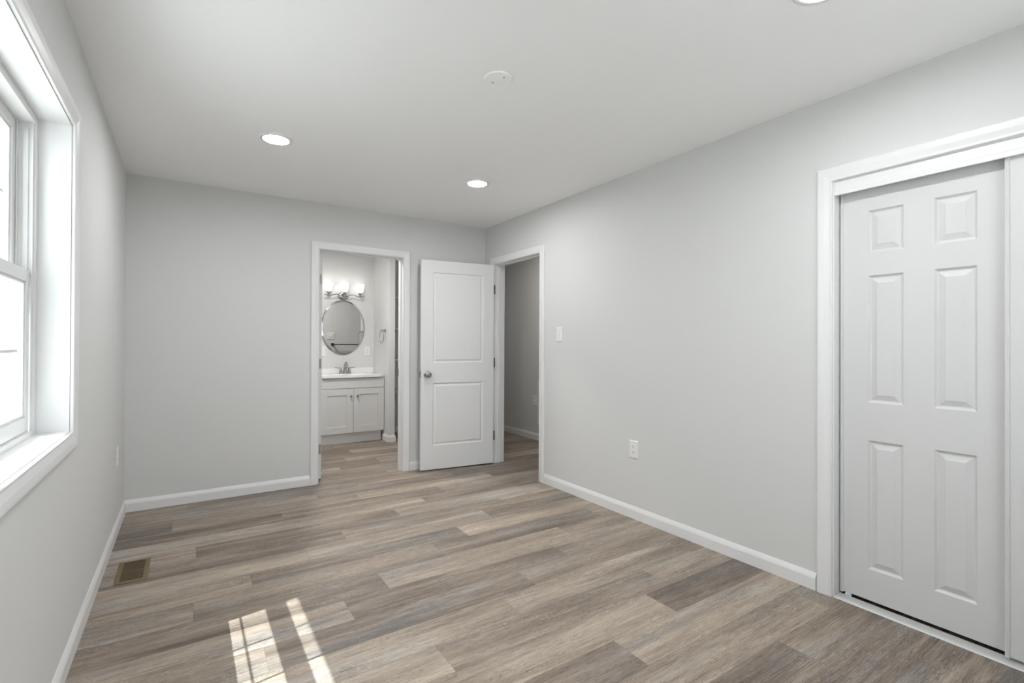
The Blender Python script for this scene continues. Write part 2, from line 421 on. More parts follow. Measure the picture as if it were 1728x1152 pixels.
base('baseboard_back', [[(0.0005, L-.0005), (1.2605, L-.0005)], [(2.1560, L-.0005), (W-.0005, L-.0005)]], -1, 'white baseboard along the far wall beside the bathroom doorway')
base('baseboard_right', [[(W-.0005, 1.198), (W-.0005, 3.4325)]], 1, 'white baseboard along the right wall between doorway and closet')
base('baseboard_hall', [[(4.0895, 1.67), (4.0895, 6.49)]], 1, 'white baseboard along the dim hall wall')
base('baseboard_bath', [[(2.4555, 6.112), (2.4555, 5.8875), (2.5295, 5.8875), (2.5295, 6.4995), (2.9955, 6.4995)]], -1, 'white baseboard wrapped round the bathroom wall end by the vanity')
base('baseboard_bath_front', [[(2.16, L+WT+.0005), (2.995, L+WT+.0005)]], 1, 'white baseboard on the bathroom side of the far wall')

# casings ---------------------------------------------------------------------
CP = [(0, 0), (0, .0095), (.003, .0125), (.007, .0125), (.0085, .0105), (.012, .0105), (.020, .0125), (.034, .0155), (.048, .0165), (.058, .0165), (.0625, .0145), (.066, .010), (.066, 0)]
def casing(bm, a0, a1, ztop, place, zbot=None, wscale=1.0):
    """three- or four-sided mitred casing round a clear opening a0..a1 x (0 or zbot)..ztop; place(a, z, t) -> world"""
    if zbot is None:
        cor = [(-1, 0, a0, 0.001), (-1, 1, a0, ztop), (1, 1, a1, ztop), (1, 0, a1, 0.001)]
    else:
        cor = [(-1, -1, a0, zbot), (-1, 1, a0, ztop), (1, 1, a1, ztop), (1, -1, a1, zbot)]
    loops = []
    for sa, sz, a, z in cor:
        loops.append([place(a + sa*u*wscale, z + sz*u*wscale, t) for u, t in CP])
    sweep(bm, loops, closed=zbot is not None)
def on_back(a, z, t): return (a, L - .0004 - t, z)
def on_bathside(a, z, t): return (a, L + WT + .0004 + t, z)
def on_right(a, z, t): return (W - .0004 - t, a, z)
def on_hallside(a, z, t): return (W + WT + .0004 + t, a, z)
def on_left(a, z, t): return (t + .0004, a, z)
def jamb(bm, a0, a1, ztop, ra0, ra1, rz, place, d0, d1, stop=None):
    """lining boards a0..a1 clear, ra0..ra1 rough; depth d0..d1 through the wall"""
    e = .0006
    for lo, hi in ((ra0+e, a0), (a1, ra1-e)): box(bm, place(lo, .001, d0), place(hi, ztop, d1))
    box(bm, place(ra0+e, ztop, d0), place(ra1-e, rz-e, d1))
    if stop:
        s0, s1 = stop; w = .0095
        box(bm, place(a0, .001, s0), place(a0+w, ztop, s1)); box(bm, place(a1-w, .001, s0), place(a1, ztop, s1)); box(bm, place(a0+w, ztop-w, s0), place(a1-w, ztop, s1))
# bath doorway
t1 = thing('trim_1', 'white casing and jamb around the bathroom doorway in the far wall', 'door trim', (0,0,0), kind='structure')
obj('casing', lambda bm: casing(bm, 1.3235, 2.0890, 2.0395, on_back), M_TRIM, t1)
obj('bath_casing', lambda bm: casing(bm, 1.3235, 2.0890, 2.0395, on_bathside), M_TRIM, t1)
obj('jamb', lambda bm: jamb(bm, 1.328, 2.0875, 2.035, BX0, BX1, BH, lambda a, z, t: (a, L+t, z), 0, WT, (0.045, 0.078)), M_TRIM, t1)
def strike_fn(bm):
    bbox(bm, (2.0857, L+.082, .905), (2.0873, L+.11, .975), .0004, 1)
obj('strike_plate', strike_fn, M_HINGE, t1)
# hall doorway
t2 = thing('trim_2', 'white casing and jamb around the hall doorway in the right wall', 'door trim', (0,0,0), kind='structure')
obj('casing', lambda bm: casing(bm, 3.503, 4.289, 2.0355, on_right), M_TRIM, t2)
obj('hall_casing', lambda bm: casing(bm, 3.503, 4.289, 2.0355, on_hallside), M_TRIM, t2)
obj('jamb', lambda bm: jamb(bm, 3.508, 4.284, 2.031, HY0, HY1, HH, lambda a, z, t: (W+t, a, z), 0, WT, (0.040, 0.073)), M_TRIM, t2)
# closet opening
t3 = thing('trim_3', 'white casing around the sliding closet door opening', 'door trim', (0,0,0), kind='structure')
obj('casing', lambda bm: casing(bm, -0.097, 1.127, 2.021, on_right, wscale=1.02), M_TRIM, t3)
obj('jamb', lambda bm: jamb(bm, -0.092, 1.121, 2.016, CY0, CY1, CH, lambda a, z, t: (W+t, a, z), 0, WT), M_TRIM, t3)
def fascia_fn(bm):
    loop = [(.004, 2.0155), (.004, 1.975), (.001, 1.970), (.001, 1.9505), (.014, 1.9505), (.014, 2.0155)]
    sweep(bm, [[(W+t, y, z) for t, z in loop] for y in (-0.0915, 1.1205)])
obj('track_fascia', fascia_fn, M_TRIM, t3)
obj('door_head_track', lambda bm: box(bm, (W+.016, -.0915, 2.003), (W+.10, 1.1205, 2.0155)), M_ALU, t3)

# ================================================================== WINDOW
def window(name, label, a0, a1, P, r0, r1, lites):
    """double hung window. a0..a1 clear width, r0..r1 rough opening; P(d, a, z) -> world, d = depth measured into the room"""
    w = thing(name, label, 'window', (0,0,0), kind='structure')
    z0, z1 = 0.884, 2.045                                   # clear between the lining boards
    def B(bm, p, q): box(bm, P(*p), P(*q))
    def BB_(bm, p, q): bbox(bm, P(*p), P(*q), .0015, 1)
    obj('casing', lambda bm: casing(bm, a0-.004, a1+.004, z1+.004, lambda a, z, t: P(t+.0004, a, z), zbot=z0-.004, wscale=1.05), M_TRIM, w)
    e = .0006
    def liner_fn(bm):
        d0, d1 = -.0002, -.092
        B(bm, (d0, r0+e, z0-.014), (d1, a0, z1)); B(bm, (d0, a1, z0-.014), (d1, r1-e, z1))
        B(bm, (d0, r0+e, z1), (d1, r1-e, WZ1-e)); B(bm, (d0, a0, WZ0+e), (d1, a1, z0))
    obj('jamb_liner', liner_fn, M_TRIM, w)
    f0, f1, fy = -.0922, -.19, .034
    def frame_fn(bm):
        B(bm, (f0, r0+e, WZ0+e), (f1, a0+fy, WZ1-e)); B(bm, (f0, a1-fy, WZ0+e), (f1, r1-e, WZ1-e))
        B(bm, (f0, a0+fy, z1-.030), (f1, a1-fy, WZ1-e)); B(bm, (f0, a0+fy, WZ0+e), (f1, a1-fy, z0+.018))
        for y, s in ((a0+fy, 1), (a1-fy, -1)):              # ribs of the side tracks
            B(bm, (-.098, y, z0+.018), (-.102, y+s*.010, z1-.030))
            B(bm, (-.1385, y, 1.48), (-.1425, y+s*.012, z1-.030))
            B(bm, (-.112, y, 1.48), (-.126, y+s*.006, z1-.055))
    obj('frame', frame_fn, M_VINYL, w)
    g0, g1 = a0+.085, a1-.085                               # glass edges
    def sash(nm, xa, xb, za, zb, ga, gb, mun):
        ya, yb = a0+.0345, a1-.0345
        if nm == 'lower_sash': ya += .0105; yb -= .0105
        xm = (xa+xb)/2
        def fn(bm):
            BB_(bm, (xa, ya, za), (xb, g0, zb)); BB_(bm, (xa, g1, za), (xb, yb, zb))
            BB_(bm, (xa, g0, za), (xb, g1, ga)); BB_(bm, (xa, g0, gb), (xb, g1, zb))
            b = .010                                        # glazing bead
            for s0, s1 in (((g0, ga), (g0+b, gb)), ((g1-b, ga), (g1, gb)), ((g0+b, ga), (g1-b, ga+b)), ((g0+b, gb-b), (g1-b, gb))):
                B(bm, (xa-.006, s0[0], s0[1]), (xm+.004, s1[0], s1[1]))
        s = obj(nm, fn, M_VINYL, w)
        obj('pane', lambda bm: B(bm, (xm+.003, g0+.001, ga+.001), (xm, g1-.001, gb-.001)), M_GLASS, s)
        def mun_fn(bm):
            p = (g1-g0)/lites
            for k in range(1, lites): B(bm, (xm-.004, g0+p*k-.005, ga+.002), (xm-.009, g0+p*k+.005, gb-.002))
            for k in range(lites): B(bm, (xm-.0042, g0+p*k+.0052, mun-.005), (xm-.0088, g0+p*(k+1)-.0052, mun+.005))
        obj('muntin', mun_fn, M_VINYL, s)
    sash('lower_sash', -.104, -.136, z0+.0185, 1.478, 0.955, 1.436, 1.190)
    sash('upper_sash', -.1435, -.175, 1.442, z1-.0305, 1.492, 1.975, 1.742)
    am = (a0+a1)/2
    obj('sash_lock', lambda bm: BB_(bm, (-.108, am-.03, 1.4785), (-.132, am+.03, 1.486)), M_VINYL, w)
    return w
window('window_1', 'white vinyl double hung window in the left wall, sun on its sill', 1.520, 2.480, lambda d, a, z: (d, a, z), WY0, WY1, 3)
window('window_added', 'added white double hung window behind the camera, letting in extra daylight', RX0+.015, RX1-.015, lambda d, a, z: (a, REAR+d, z), RX0, RX1, 4)  # unseen window added so daylight evens out the ceiling and far wall

# outside: eave, ground, neighbouring house
def eave_fn(bm): box(bm, (-.656, -3, 2.50), (-EXT-.001, 9, 2.66))
struct('trim_4', eave_fn, M_SOFFIT, 'white roof eave outside the window', 'eave')
def ground_fn(bm):
    box(bm, (-24, REAR-EXT-.002, -.8), (-EXT-.002, 40, -.6)); box(bm, (-24, -16, -.8), (22, REAR-EXT-.002, -.6))
struct('ground', ground_fn, M_BOUNCE_YARD, 'pale concrete yard outside the window, made paler to bounce light indoors', 'ground')  # yard kept pale as a reflector below the windows
def nb_fn(bm):
    for k in range(34):
        z = -.6 + k*.15
        loop = [(0, z), (.018, z), (.004, z+.149), (0, z+.149)]
        sweep(bm, [[(-3.6+.0, y0, 0) if 0 else (-3.9 + t, y0, zz) for t, zz in loop] for y0 in (9.5, 24)])
        sweep(bm, [[(x0, 9.5 - t, zz) for t, zz in loop] for x0 in (-3.9, -16)])
    box(bm, (-16, 9.5, -.6), (-3.9, 24, 4.5))
nb = thing('neighbour_house', 'white sided neighbouring house seen through the window glass', 'house', (0,0,0), kind='structure')
obj('siding', nb_fn, M_SIDING, nb)
def nbt_fn(bm):
    box(bm, (-4.03, 9.455, -.6), (-3.86, 9.60, 4.5))
    for x in (-7.0, -9.2, -12.0): box(bm, (x, 9.44, .8), (x+.09, 9.52, 2.3))
obj('corner_board', nbt_fn, M_TRIM, nb)

# ================================================================== DOORS
def panel_face(bm, x0, x1, z0, z1, panels, y, out, prof):
    """flat face with moulded panels. out = +1/-1: direction of outward normal along y; prof: list of (inset, depth)"""
    xs = sorted({x0, x1, *[v for p in panels for v in (p[0], p[1])]}); zs = sorted({z0, z1, *[v for p in panels for v in (p[2], p[3])]})
    P = {(p[0], p[2]): p for p in panels}
    for xa, xb in zip(xs, xs[1:]):
        for za, zb in zip(zs, zs[1:]):
            p = P.get((xa, za))
            if p and abs(p[1]-xb) < 1e-6 and abs(p[3]-zb) < 1e-6:
                prev = (0.0, 0.0)
                for ins, dep in prof:
                    i0, d0 = prev
                    o = [(xa+i0, za+i0), (xb-i0, za+i0), (xb-i0, zb-i0), (xa+i0, zb-i0)]
                    n = [(xa+ins, za+ins), (xb-ins, za+ins), (xb-ins, zb-ins), (xa+ins, zb-ins)]
                    for k in range(4):
                        a, b, c, d = o[k], o[(k+1)%4], n[(k+1)%4], n[k]
                        quad(bm, (a[0], y-out*d0, a[1]), (b[0], y-out*d0, b[1]), (c[0], y-out*dep, c[1]), (d[0], y-out*dep, d[1]))
                    prev = (ins, dep)
                ins, dep = prev
                quad(bm, (xa+ins, y-out*dep, za+ins), (xb-ins, y-out*dep, za+ins), (xb-ins, y-out*dep, zb-ins), (xa+ins, y-out*dep, zb-ins))
            else:
                quad(bm, (xa, y, za), (xb, y, za), (xb, y, zb), (xa, y, zb))
def panel_slab(bm, x0, x1, z0, z1, t, panels, prof, back=True):
    """slab with faces at y=0 (front, outward -y) and y=t"""
    panel_face(bm, x0, x1, z0, z1, panels, 0.0, -1, prof)
    if back: panel_face(bm, x0, x1, z0, z1, panels, t, 1, prof)
    else: quad(bm, (x0,t,z0), (x1,t,z0), (x1,t,z1), (x0,t,z1))
    xs = sorted({x0, x1, *[v for p in panels for v in (p[0], p[1])]}); zs = sorted({z0, z1, *[v for p in panels for v in (p[2], p[3])]})
    for xa, xb in zip(xs, xs[1:]):
        for z in (z0, z1): quad(bm, (xa,0,z), (xb,0,z), (xb,t,z), (xa,t,z))
    for za, zb in zip(zs, zs[1:]):
        for x in (x0, x1): quad(bm, (x,0,za), (x,t,za), (x,t,zb), (x,0,zb))
    bmesh.ops.remove_doubles(bm, verts=bm.verts[:], dist=1e-5)
PROF2 = [(.003, .0030), (.008, .0095), (.015, .0110), (.022, .0085), (.030, .0030), (.034, .0022)]
PROF6 = [(.003, .0030), (.008, .0085), (.013, .0095), (.034, .0026), (.037, .0012)]
def knob_fn(bm, y, s, x, z):
    lathe(bm, [(0, 0), (.033, 0), (.033, .003), (.030, .006), (.016, .008), (.013, .012), (.0125, .024), (.020, .031), (.0265, .040), (.0285, .049), (.0265, .058), (.020, .0635), (.012, .0655), (.0115, .0645), (.010, .0645), (.0095, .066), (0, .066)], (0, s, 0), (x, y, z), 40)
def hinge_fn(bm, x, y, z, h=.089):
    n = 5
    for k in range(n):
        a = z - h/2 + h*k/n
        lathe(bm, [(.0062, .0004), (.0062, h/n-.0004)], (0,0,1), (x, y, a), 14)
    lathe(bm, [(.0045, 0), (.0045, .003), (0, .005)], (0,0,1), (x, y, z+h/2), 12); lathe(bm, [(.0045, 0), (.0045, .003), (0, .005)], (0,0,-1), (x, y, z-h/2), 12)
DW, DH, DT = .754, 2.022, .035
def two_panel_slab(bm):
    x0, x1 = .112, DW-.118
    panel_slab(bm, 0, DW, 0, DH-.010, DT, [(x0, x1, .236-.01, .840-.01), (x0, x1, 1.034-.01, 1.908-.01)], PROF2)
# door_1: into the hall, folded back towards the far wall. local x runs from hinge edge to free edge; local y=0 is the face seen
ang = math.atan2(.1305, -.9914)
d1 = thing('door_1', 'white two-panel bedroom door standing open against the far wall', 'door', (2.9745, 4.2665, .012), 0, kind='structure')
# local frame: +x toward free edge, +y away from camera -> build with mirrored x so the handedness is kept
d1.rotation_euler = (0, 0, ang + math.pi)   # local -x points to the free edge
def slab1(bm):
    two_panel_slab(bm)
    for v in bm.verts: v.co.x = -v.co.x
obj('slab', slab1, M_DOOR, d1)
obj('knob', lambda bm: knob_fn(bm, -.0003, -1, -(DW-.062), .915), M_NICKEL, d1, smooth=True, auto=35)
obj('knob', lambda bm: knob_fn(bm, DT+.0003, 1, -(DW-.062), .915), M_NICKEL, d1, smooth=True, auto=35)
obj('latch_plate', lambda bm: bbox(bm, (-DW-.0002, .005, .8865), (-DW-.0018, .030, .9435), .0005, 1), M_HINGE, d1)
def bolt_fn(bm):
    lo = [(.010, .905), (.025, .905), (.025, .925), (.010, .925)]
    sweep(bm, [[(-DW-.0019, y, z) for y, z in lo], [(-DW-.013, y + (.009 if y < .02 else 0)*0, z) for y, z in lo]])
obj('latch_bolt', bolt_fn, M_NICKEL, d1)
for z in (.280, 1.020, 1.762):
    obj('hinge', lambda bm: hinge_fn(bm, .0075, -.0068, z), M_HINGE, d1, smooth=True, auto=40)
# door_2: bathroom door, swung a quarter turn into the bathroom; only its hinge edge shows
d2 = thing('door_2', 'white bathroom door swung inward, only its hinged edge in view', 'door', (1.3415, L+WT+.004, .012), 0, kind='structure')
def slab2(bm):
    two_panel_slab(bm)
    for v in bm.verts: v.co = Vector((v.co.y, v.co.x, v.co.z))
obj('slab', slab2, M_DOOR, d2)
def leaf_fn(bm, z):
    bbox(bm, (.0035, -.0016, z-.0445), (.0315, -.0002, z+.0445), .0005, 1)
    for zz, xx in ((-.03, .012), (0, .024), (.03, .012)):
        lathe(bm, [(.0036, 0), (.0030, .0006), (0, .0008)], (0,-1,0), (xx, -.0016, z+zz), 12)
    hinge_fn(bm, -.0062, -.0045, z)
for z in (.262, 1.026, 1.778):
    obj('hinge', lambda bm: leaf_fn(bm, z), M_HINGE2, d2)
def knob2(bm, x, s):
    knob_fn(bm, 0, -1, 0, 0)
    for v in bm.verts: v.co = Vector((x - s*v.co.y, DW-.062 + v.co.x, .915 + v.co.z))
obj('knob', lambda bm: knob2(bm, -.0003, -1), M_NICKEL, d2, smooth=True, auto=35)
obj('knob', lambda bm: knob2(bm, DT+.0003, 1), M_NICKEL, d2, smooth=True, auto=35)
# closet sliding doors: local x along -y of the room
CW = .617
def closet_door(name, label, y_left, x_face):
    d = thing(name, label, 'closet door', (x_face, y_left, .020), 0, kind='structure')
    d.rotation_euler = (0, 0, -math.pi/2)                     # local x -> -y, local y -> +x
    c0, c1, c2, c3 = .116, .254, .363, .501
    pan = [(a, b, z0-.02, z1-.02) for a, b in ((c0, c1), (c2, c3)) for z0, z1 in ((.170, .775), (.953, 1.551), (1.658, 1.858))]
    obj('panel', lambda bm: panel_slab(bm, .014, CW-.014, 0.004, 1.976, .020, pan, PROF6, back=False), M_CLOSET, d)
    def stile(bm, x0, x1, s):
        xs = (x0, x1)
        lo = [(xs[0], .022), (xs[0], -.003), (xs[0]+.004, -.0045), (xs[0]+.0065, -.003), (xs[1]-.0065, -.003), (xs[1]-.004, -.0045), (xs[1], -.003), (xs[1], .022)]
        sweep(bm, [[(x, y, z) for x, y in lo] for z in (0, 1.98)])
    obj('edge_stile', lambda bm: stile(bm, 0, .0138, 1), M_CLOSET, d)
    obj('edge_stile', lambda bm: stile(bm, CW-.0138, CW, 1), M_CLOSET, d)
    return d
d3 = closet_door('door_3', 'left white six-panel sliding closet door, behind the other on the track', 1.1155, 3.052)
d4 = closet_door('door_4', 'right white sliding closet door at the photo edge, overlapping in front', .527, 3.018)
def guide_fn(bm):
    bbox(bm, (.020, .004, -.014), (.046, .016, .0035), .001, 1)
    lathe(bm, [(.007, 0), (.007, .006)], (0,-1,0), (.028, .004, -.009), 16)
obj('roller_guide', guide_fn, M_PLASTIC, d3)
def ctrack_fn(bm):
    lo = [(0, .0006), (.003, .006), (.016, .0075), (.0165, .011), (.019, .011), (.0195, .004), (.034, .004), (.0345, .011), (.037, .011), (.0375, .004), (.053, .004), (.0535, .011), (.056, .011), (.058, .0006)]
    sweep(bm, [[(2.985 + t + .006, y, z) for t, z in lo] for y in (-.0905, 1.1195)])
tag(obj('closet_floor_track', ctrack_fn, M_ALU), 'white metal floor track under the sliding closet doors', 'door track')

# ================================================================== CEILING FIXTURES
def recessed(x, y, label, lens=None):
    t = thing('recessed_light', label, 'ceiling light', (x, y, H), 0, 'recessed ceiling downlights')
    obj('trim_ring', lambda bm: lathe(bm, [(.0925, -.0006), (.0925, -.004), (.088, -.008), (.078, -.0095), (.071, -.008), (.0695, -.004), (.0695, -.0006)], (0,0,1), (0,0,0), 56, False, False), M_PLASTIC, t, smooth=True, auto=50)
    obj('lens', lambda bm: lathe(bm, [(0, -.006), (.05, -.0058), (.0685, -.0045), (.0685, -.0012)], (0,0,1), (0,0,0), 48, False, True), lens or M_LED, t)
    return t
recessed(.806, 3.215, 'lit recessed downlight nearest the left wall and window')
recessed(2.197, 3.240, 'lit recessed downlight nearest the far right corner by the open door')
recessed(2.155, .800, 'lit recessed downlight cut off by the top edge of the photo')
recessed(.806, .800, 'unseen fourth downlight added above the camera to complete the grid and light the room')  # out of view, added as the grid's fourth lamp to light the bedroom
recessed(3.60, 4.36, 'added downlight brightening the hall, unseen behind the door header', M_ADDED_HALL)  # out of view, added to lift the dark hall wall
recessed(1.55, 5.20, 'added downlight brightening the bathroom, unseen behind the door header', M_ADDED_BATH)  # out of view, added to light the vanity front and bath floor
cp = thing('ceiling_cover_plate', 'round white blank cover plate with two screws on the ceiling', 'ceiling plate', (1.552, 1.905, H))
obj('plate', lambda bm: lathe(bm, [(.064, -.0006), (.064, -.004), (.060, -.0075), (.054, -.0085), (.050, -.0075), (.047, -.0085), (0, -.009)], (0,0,1), (0,0,0), 56, False, False), M_CEIL, cp, smooth=True, auto=30)
for a in (R(-73), R(107)):
    cx, cy = .034*math.cos(a), .034*math.sin(a)
    obj('screw', lambda bm: lathe(bm, [(.0042, -.0092), (.0038, -.0105), (0, -.011)], (0,0,1), (cx, cy, 0), 16, False, False), M_HINGE2, cp)

# ================================================================== WALL PLATES
def plate_frame(place):
    """place(a, z, t): local -> world-relative"""
    return place
def wall_plate(name, label, cat, loc, rotz, kind_, w=.079, h=.124, group=None, two=False):
    """local: x along the wall, -y out of the wall, z up"""
    t = thing(name, label, cat, loc, rotz, group)
    def pl(bm):
        lo = [(-w/2, -h/2), (w/2, -h/2), (w/2, h/2), (-w/2, h/2)]
        def ring(s, y): return [bm.verts.new((x - math.copysign(s, x), y, z - math.copysign(s, z))) for x, z in lo]
        rs = [ring(0, -.0006), ring(0, -.0025), ring(.004, -.0058), ring(.010, -.0062)]
        for A, B in zip(rs, rs[1:]):
            for k in range(4): bm.faces.new((A[k], A[(k+1)%4], B[(k+1)%4], B[k]))
        bm.faces.new(rs[-1]); bm.faces.new(rs[0][::-1])
    obj('plate', pl, M_PLASTIC, t)
    xs = (-.023, .023) if two else (0,)
    for i, cx in enumerate(xs):
        k_ = kind_[i] if isinstance(kind_, (list, tuple)) else kind_
        if k_ == 'duplex':
            for cz in (.0195, -.0195):
                def rec(bm):
                    n = 28; pts = []
                    for q in range(n):
                        a = 2*math.pi*q/n
                        pts.append((max(-.0170, min(.0170, .0190*math.cos(a))), max(-.0140, min(.0140, .0175*math.sin(a)))))
                    A = [bm.verts.new((cx+x, -.0063, cz+z)) for x, z in pts]; B = [bm.verts.new((cx+x*.96, -.0082, cz+z*.96)) for x, z in pts]
                    for q in range(n): bm.faces.new((A[q], A[(q+1)%n], B[(q+1)%n], B[q]))
                    bm.faces.new(B); bm.faces.new(A[::-1])
                r_ = obj('receptacle', rec, M_PLASTIC, t)
                def slots(bm):
                    box(bm, (cx-.0072, -.0083, cz-.001), (cx-.0050, -.0088, cz+.0080)); box(bm, (cx+.0050, -.0083, cz-.001), (cx+.0072, -.0088, cz+.0065))
                    lathe(bm, [(.0030, 0), (.0030, .0005)], (0,-1,0), (cx, -.0083, cz-.0075), 14)
                obj('slot', slots, M_SLOT, r_)
            obj('screw', lambda bm: lathe(bm, [(.003, 0), (.0026, .001), (0, .0012)], (0,-1,0), (cx, -.0062, 0), 12), M_PLASTIC, t)
        elif k_ == 'toggle':
            def tg(bm):
                box(bm, (cx-.0052, -.0062, -.0125), (cx+.0052, -.0072, .0125))
                lo = [(-.0042, -.006), (.0042, -.006), (.0042, .007), (-.0042, .007)]
                sweep(bm, [[(cx+x, -.0066, z) for x, z in lo], [(cx+x*.85, -.019, z*.6-.008) for x, z in lo]])
            obj('toggle', tg, M_PLASTIC, t)
            for zz in (.030, -.030):
                obj('screw', lambda bm: lathe(bm, [(.003, 0), (.0026, .001), (0, .0012)], (0,-1,0), (cx, -.0062, zz), 12), M_HINGE2, t)
        elif k_ == 'decora':
            obj('receptacle', lambda bm: bbox(bm, (cx-.0165, -.0063, -.0335), (cx+.0165, -.0085, .0335), .0008, 1), M_PLASTIC, t)
            def slots(bm):
                for cz in (.017, -.017):
                    box(bm, (cx-.0072, -.0086, cz-.001), (cx-.0050, -.0091, cz+.0080)); box(bm, (cx+.0050, -.0086, cz-.001), (cx+.0072, -.0091, cz+.0065))
                    lathe(bm, [(.0030, 0), (.0030, .0005)], (0,-1,0), (cx, -.0086, cz-.0075), 14)
            obj('slot', slots, M_SLOT, t)
    return t
# rotz: back wall faces -y -> 0 ; right wall faces -x -> -90deg ; left wall faces +x -> +90deg ; facing +y -> 180
wall_plate('light_switch', 'white toggle light switch on the right wall beside the hall doorway', 'light switch', (W, 3.228, 1.305), -math.pi/2, 'toggle')
wall_plate('wall_outlet', 'white duplex outlet low on the right wall left of the closet', 'outlet', (W, 2.399, .484), -math.pi/2, 'duplex')
wall_plate('wall_outlet', 'white duplex outlet low on the left wall near the far corner', 'outlet', (0, 4.03, .490), math.pi/2, 'duplex')
wall_plate('wall_outlet', 'white outlet on the dim hall wall seen through the doorway', 'outlet', (4.09, 5.062, .502), -math.pi/2, 'duplex', w=.084)
wall_plate('wall_outlet', 'white outlet on the bathroom wall right of the mirror, above the counter', 'outlet', (2.370, 6.5, 1.119), 0, 'decora')
wall_plate('wall_plate', 'white blank wall plate at lower left of the oval bathroom mirror', 'wall plate', (1.797, 6.5, 1.117), 0, 'blank')
wall_plate('double_switch_plate', 'white two-gang switch plate reflected in the oval bathroom mirror', 'light switch', (2.349, L+WT, 1.341), math.pi, ['toggle', 'toggle'], w=.116, h=.120, two=True)

# hall return grille, only its edge is in view
gr = thing('return_air_grille', 'white vent grille on the hall wall, only its edge beside the door trim', 'vent', (4.09, 4.80, .475), -math.pi/2)
def grf(bm):
    w, h = .40, .55
    for a, b in (((-w/2, -h/2), (-w/2+.025, h/2)), ((w/2-.025, -h/2), (w/2, h/2)), ((-w/2+.025, -h/2), (w/2-.025, -h/2+.025)), ((-w/2+.025, h/2-.025), (w/2-.025, h/2))):
        box(bm, (a[0], -.0006, a[1]), (b[0], -.009, b[1]))
obj('frame', grf, M_PLASTIC, gr)
def grs(bm):
    for k in range(25):
        z = -.247 + k*.0200
        sweep(bm, [[(x, -.0012, z+.012), (x, -.0085, z), (x, -.0085, z+.0015), (x, -.0012, z+.0135)] for x in (-.1745, .1745)])
obj('slat', grs, M_PLASTIC, gr)

# ================================================================== FLOOR REGISTER
fr = thing('floor_register', 'brown metal floor vent in the planks near the left baseboard', 'floor vent', (.138, 3.302, 0))
rw, rl = .140, .302
def regf(bm):
    lo = [(-rw/2, -rl/2), (rw/2, -rl/2), (rw/2, rl/2), (-rw/2, rl/2)]
    def ring(s, z): return [bm.verts.new((x - math.copysign(s, x), y - math.copysign(s, y), z)) for x, y in lo]
    rs = [ring(0, .0006), ring(0, .002), ring(.004, .0045), ring(.022, .0050), ring(.022, .0010)]
    for A, B in zip(rs, rs[1:]):
        for k in range(4): bm.faces.new((A[k], A[(k+1)%4], B[(k+1)%4], B[k]))
    bm.faces.new(rs[-1])
    box(bm, (-rw/2+.022, -.003, .0010), (rw/2-.022, .003, .0048))
obj('frame', regf, M_BRASS, fr)
def regs(bm):
    for k in range(12):
        for half in (-1, 1):
            y = half*(.009 + k*.0098)
            sweep(bm, [[(x, y-.004, .0014), (x, y+.001, .0044), (x, y+.0025, .0044), (x, y-.0025, .0014)] for x in (-rw/2+.0225, rw/2-.0225)])
obj('slat', regs, M_BRASSD, fr)
obj('damper_lever', lambda bm: bbox(bm, (.030, -.118, .0012), (.036, -.100, .0095), .0008, 1), M_BRASS, fr)

# ================================================================== BATHROOM VANITY
VX0, VX1, VY = 1.688, 2.449, 6.050
va = thing('vanity_cabinet', 'pale grey two-door bathroom vanity cabinet seen through the doorway', 'cabinet', (0,0,0))
def carc(bm):
    y0, y1, z0, z1, t = VY+.0195, 6.498, .1305, .802, .016
    box(bm, (VX0, y0, z0), (VX0+t, y1, z1)); box(bm, (VX1-t, y0, z0), (VX1, y1, z1)); box(bm, (VX0+t, y0, z0), (VX1-t, y1, z0+t)); box(bm, (VX0+t, y1-.006, z0+t), (VX1-t, y1, z1))
    box(bm, (VX0+t, y0, z0+t), (VX0+.045, y0+.018, z1)); box(bm, (VX1-.045, y0, z0+t), (VX1-t, y0+.018, z1)); box(bm, (VX0+.045, y0, .660), (VX1-.045, y0+.018, .690))
obj('body', carc, M_VANITY, va)
obj('toe_kick', lambda bm: box(bm, (VX0+.02, VY+.060, .001), (VX1-.018, 6.499, .130)), M_TRIM, va)
obj('false_drawer_front', lambda bm: bbox(bm, (VX0+.002, VY, .674), (VX1-.001, VY+.019, .797), .0015, 1), M_VANITY, va)
def vdoor(x0, x1, p, kx):
    def fn(bm):
        panel_slab(bm, x0, x1, .1335, .669, .019, [p], [(.0006, .0075), (.004, .0085)], back=False)
        for v in bm.verts: v.co.y += VY
    d = obj('door', fn, M_VANITY, va)
    obj('knob', lambda bm: lathe(bm, [(.0075, 0), (.006, .006), (.0055, .012), (.012, .017), (.0140, .022), (.012, .0265), (0, .028)], (0,-1,0), (kx, VY-.0003, .576), 24), M_NICKEL, d, smooth=True, auto=40)
vdoor(VX0+.002, 2.0670, (1.763, 1.990, .212, .593), 2.036)
vdoor(2.0705, VX1-.001, (2.144, 2.372, .212, .598), 2.113)
vt = thing('bathroom_countertop', 'white marble-look vanity top with integral basin and backsplash', 'countertop', (0,0,0))
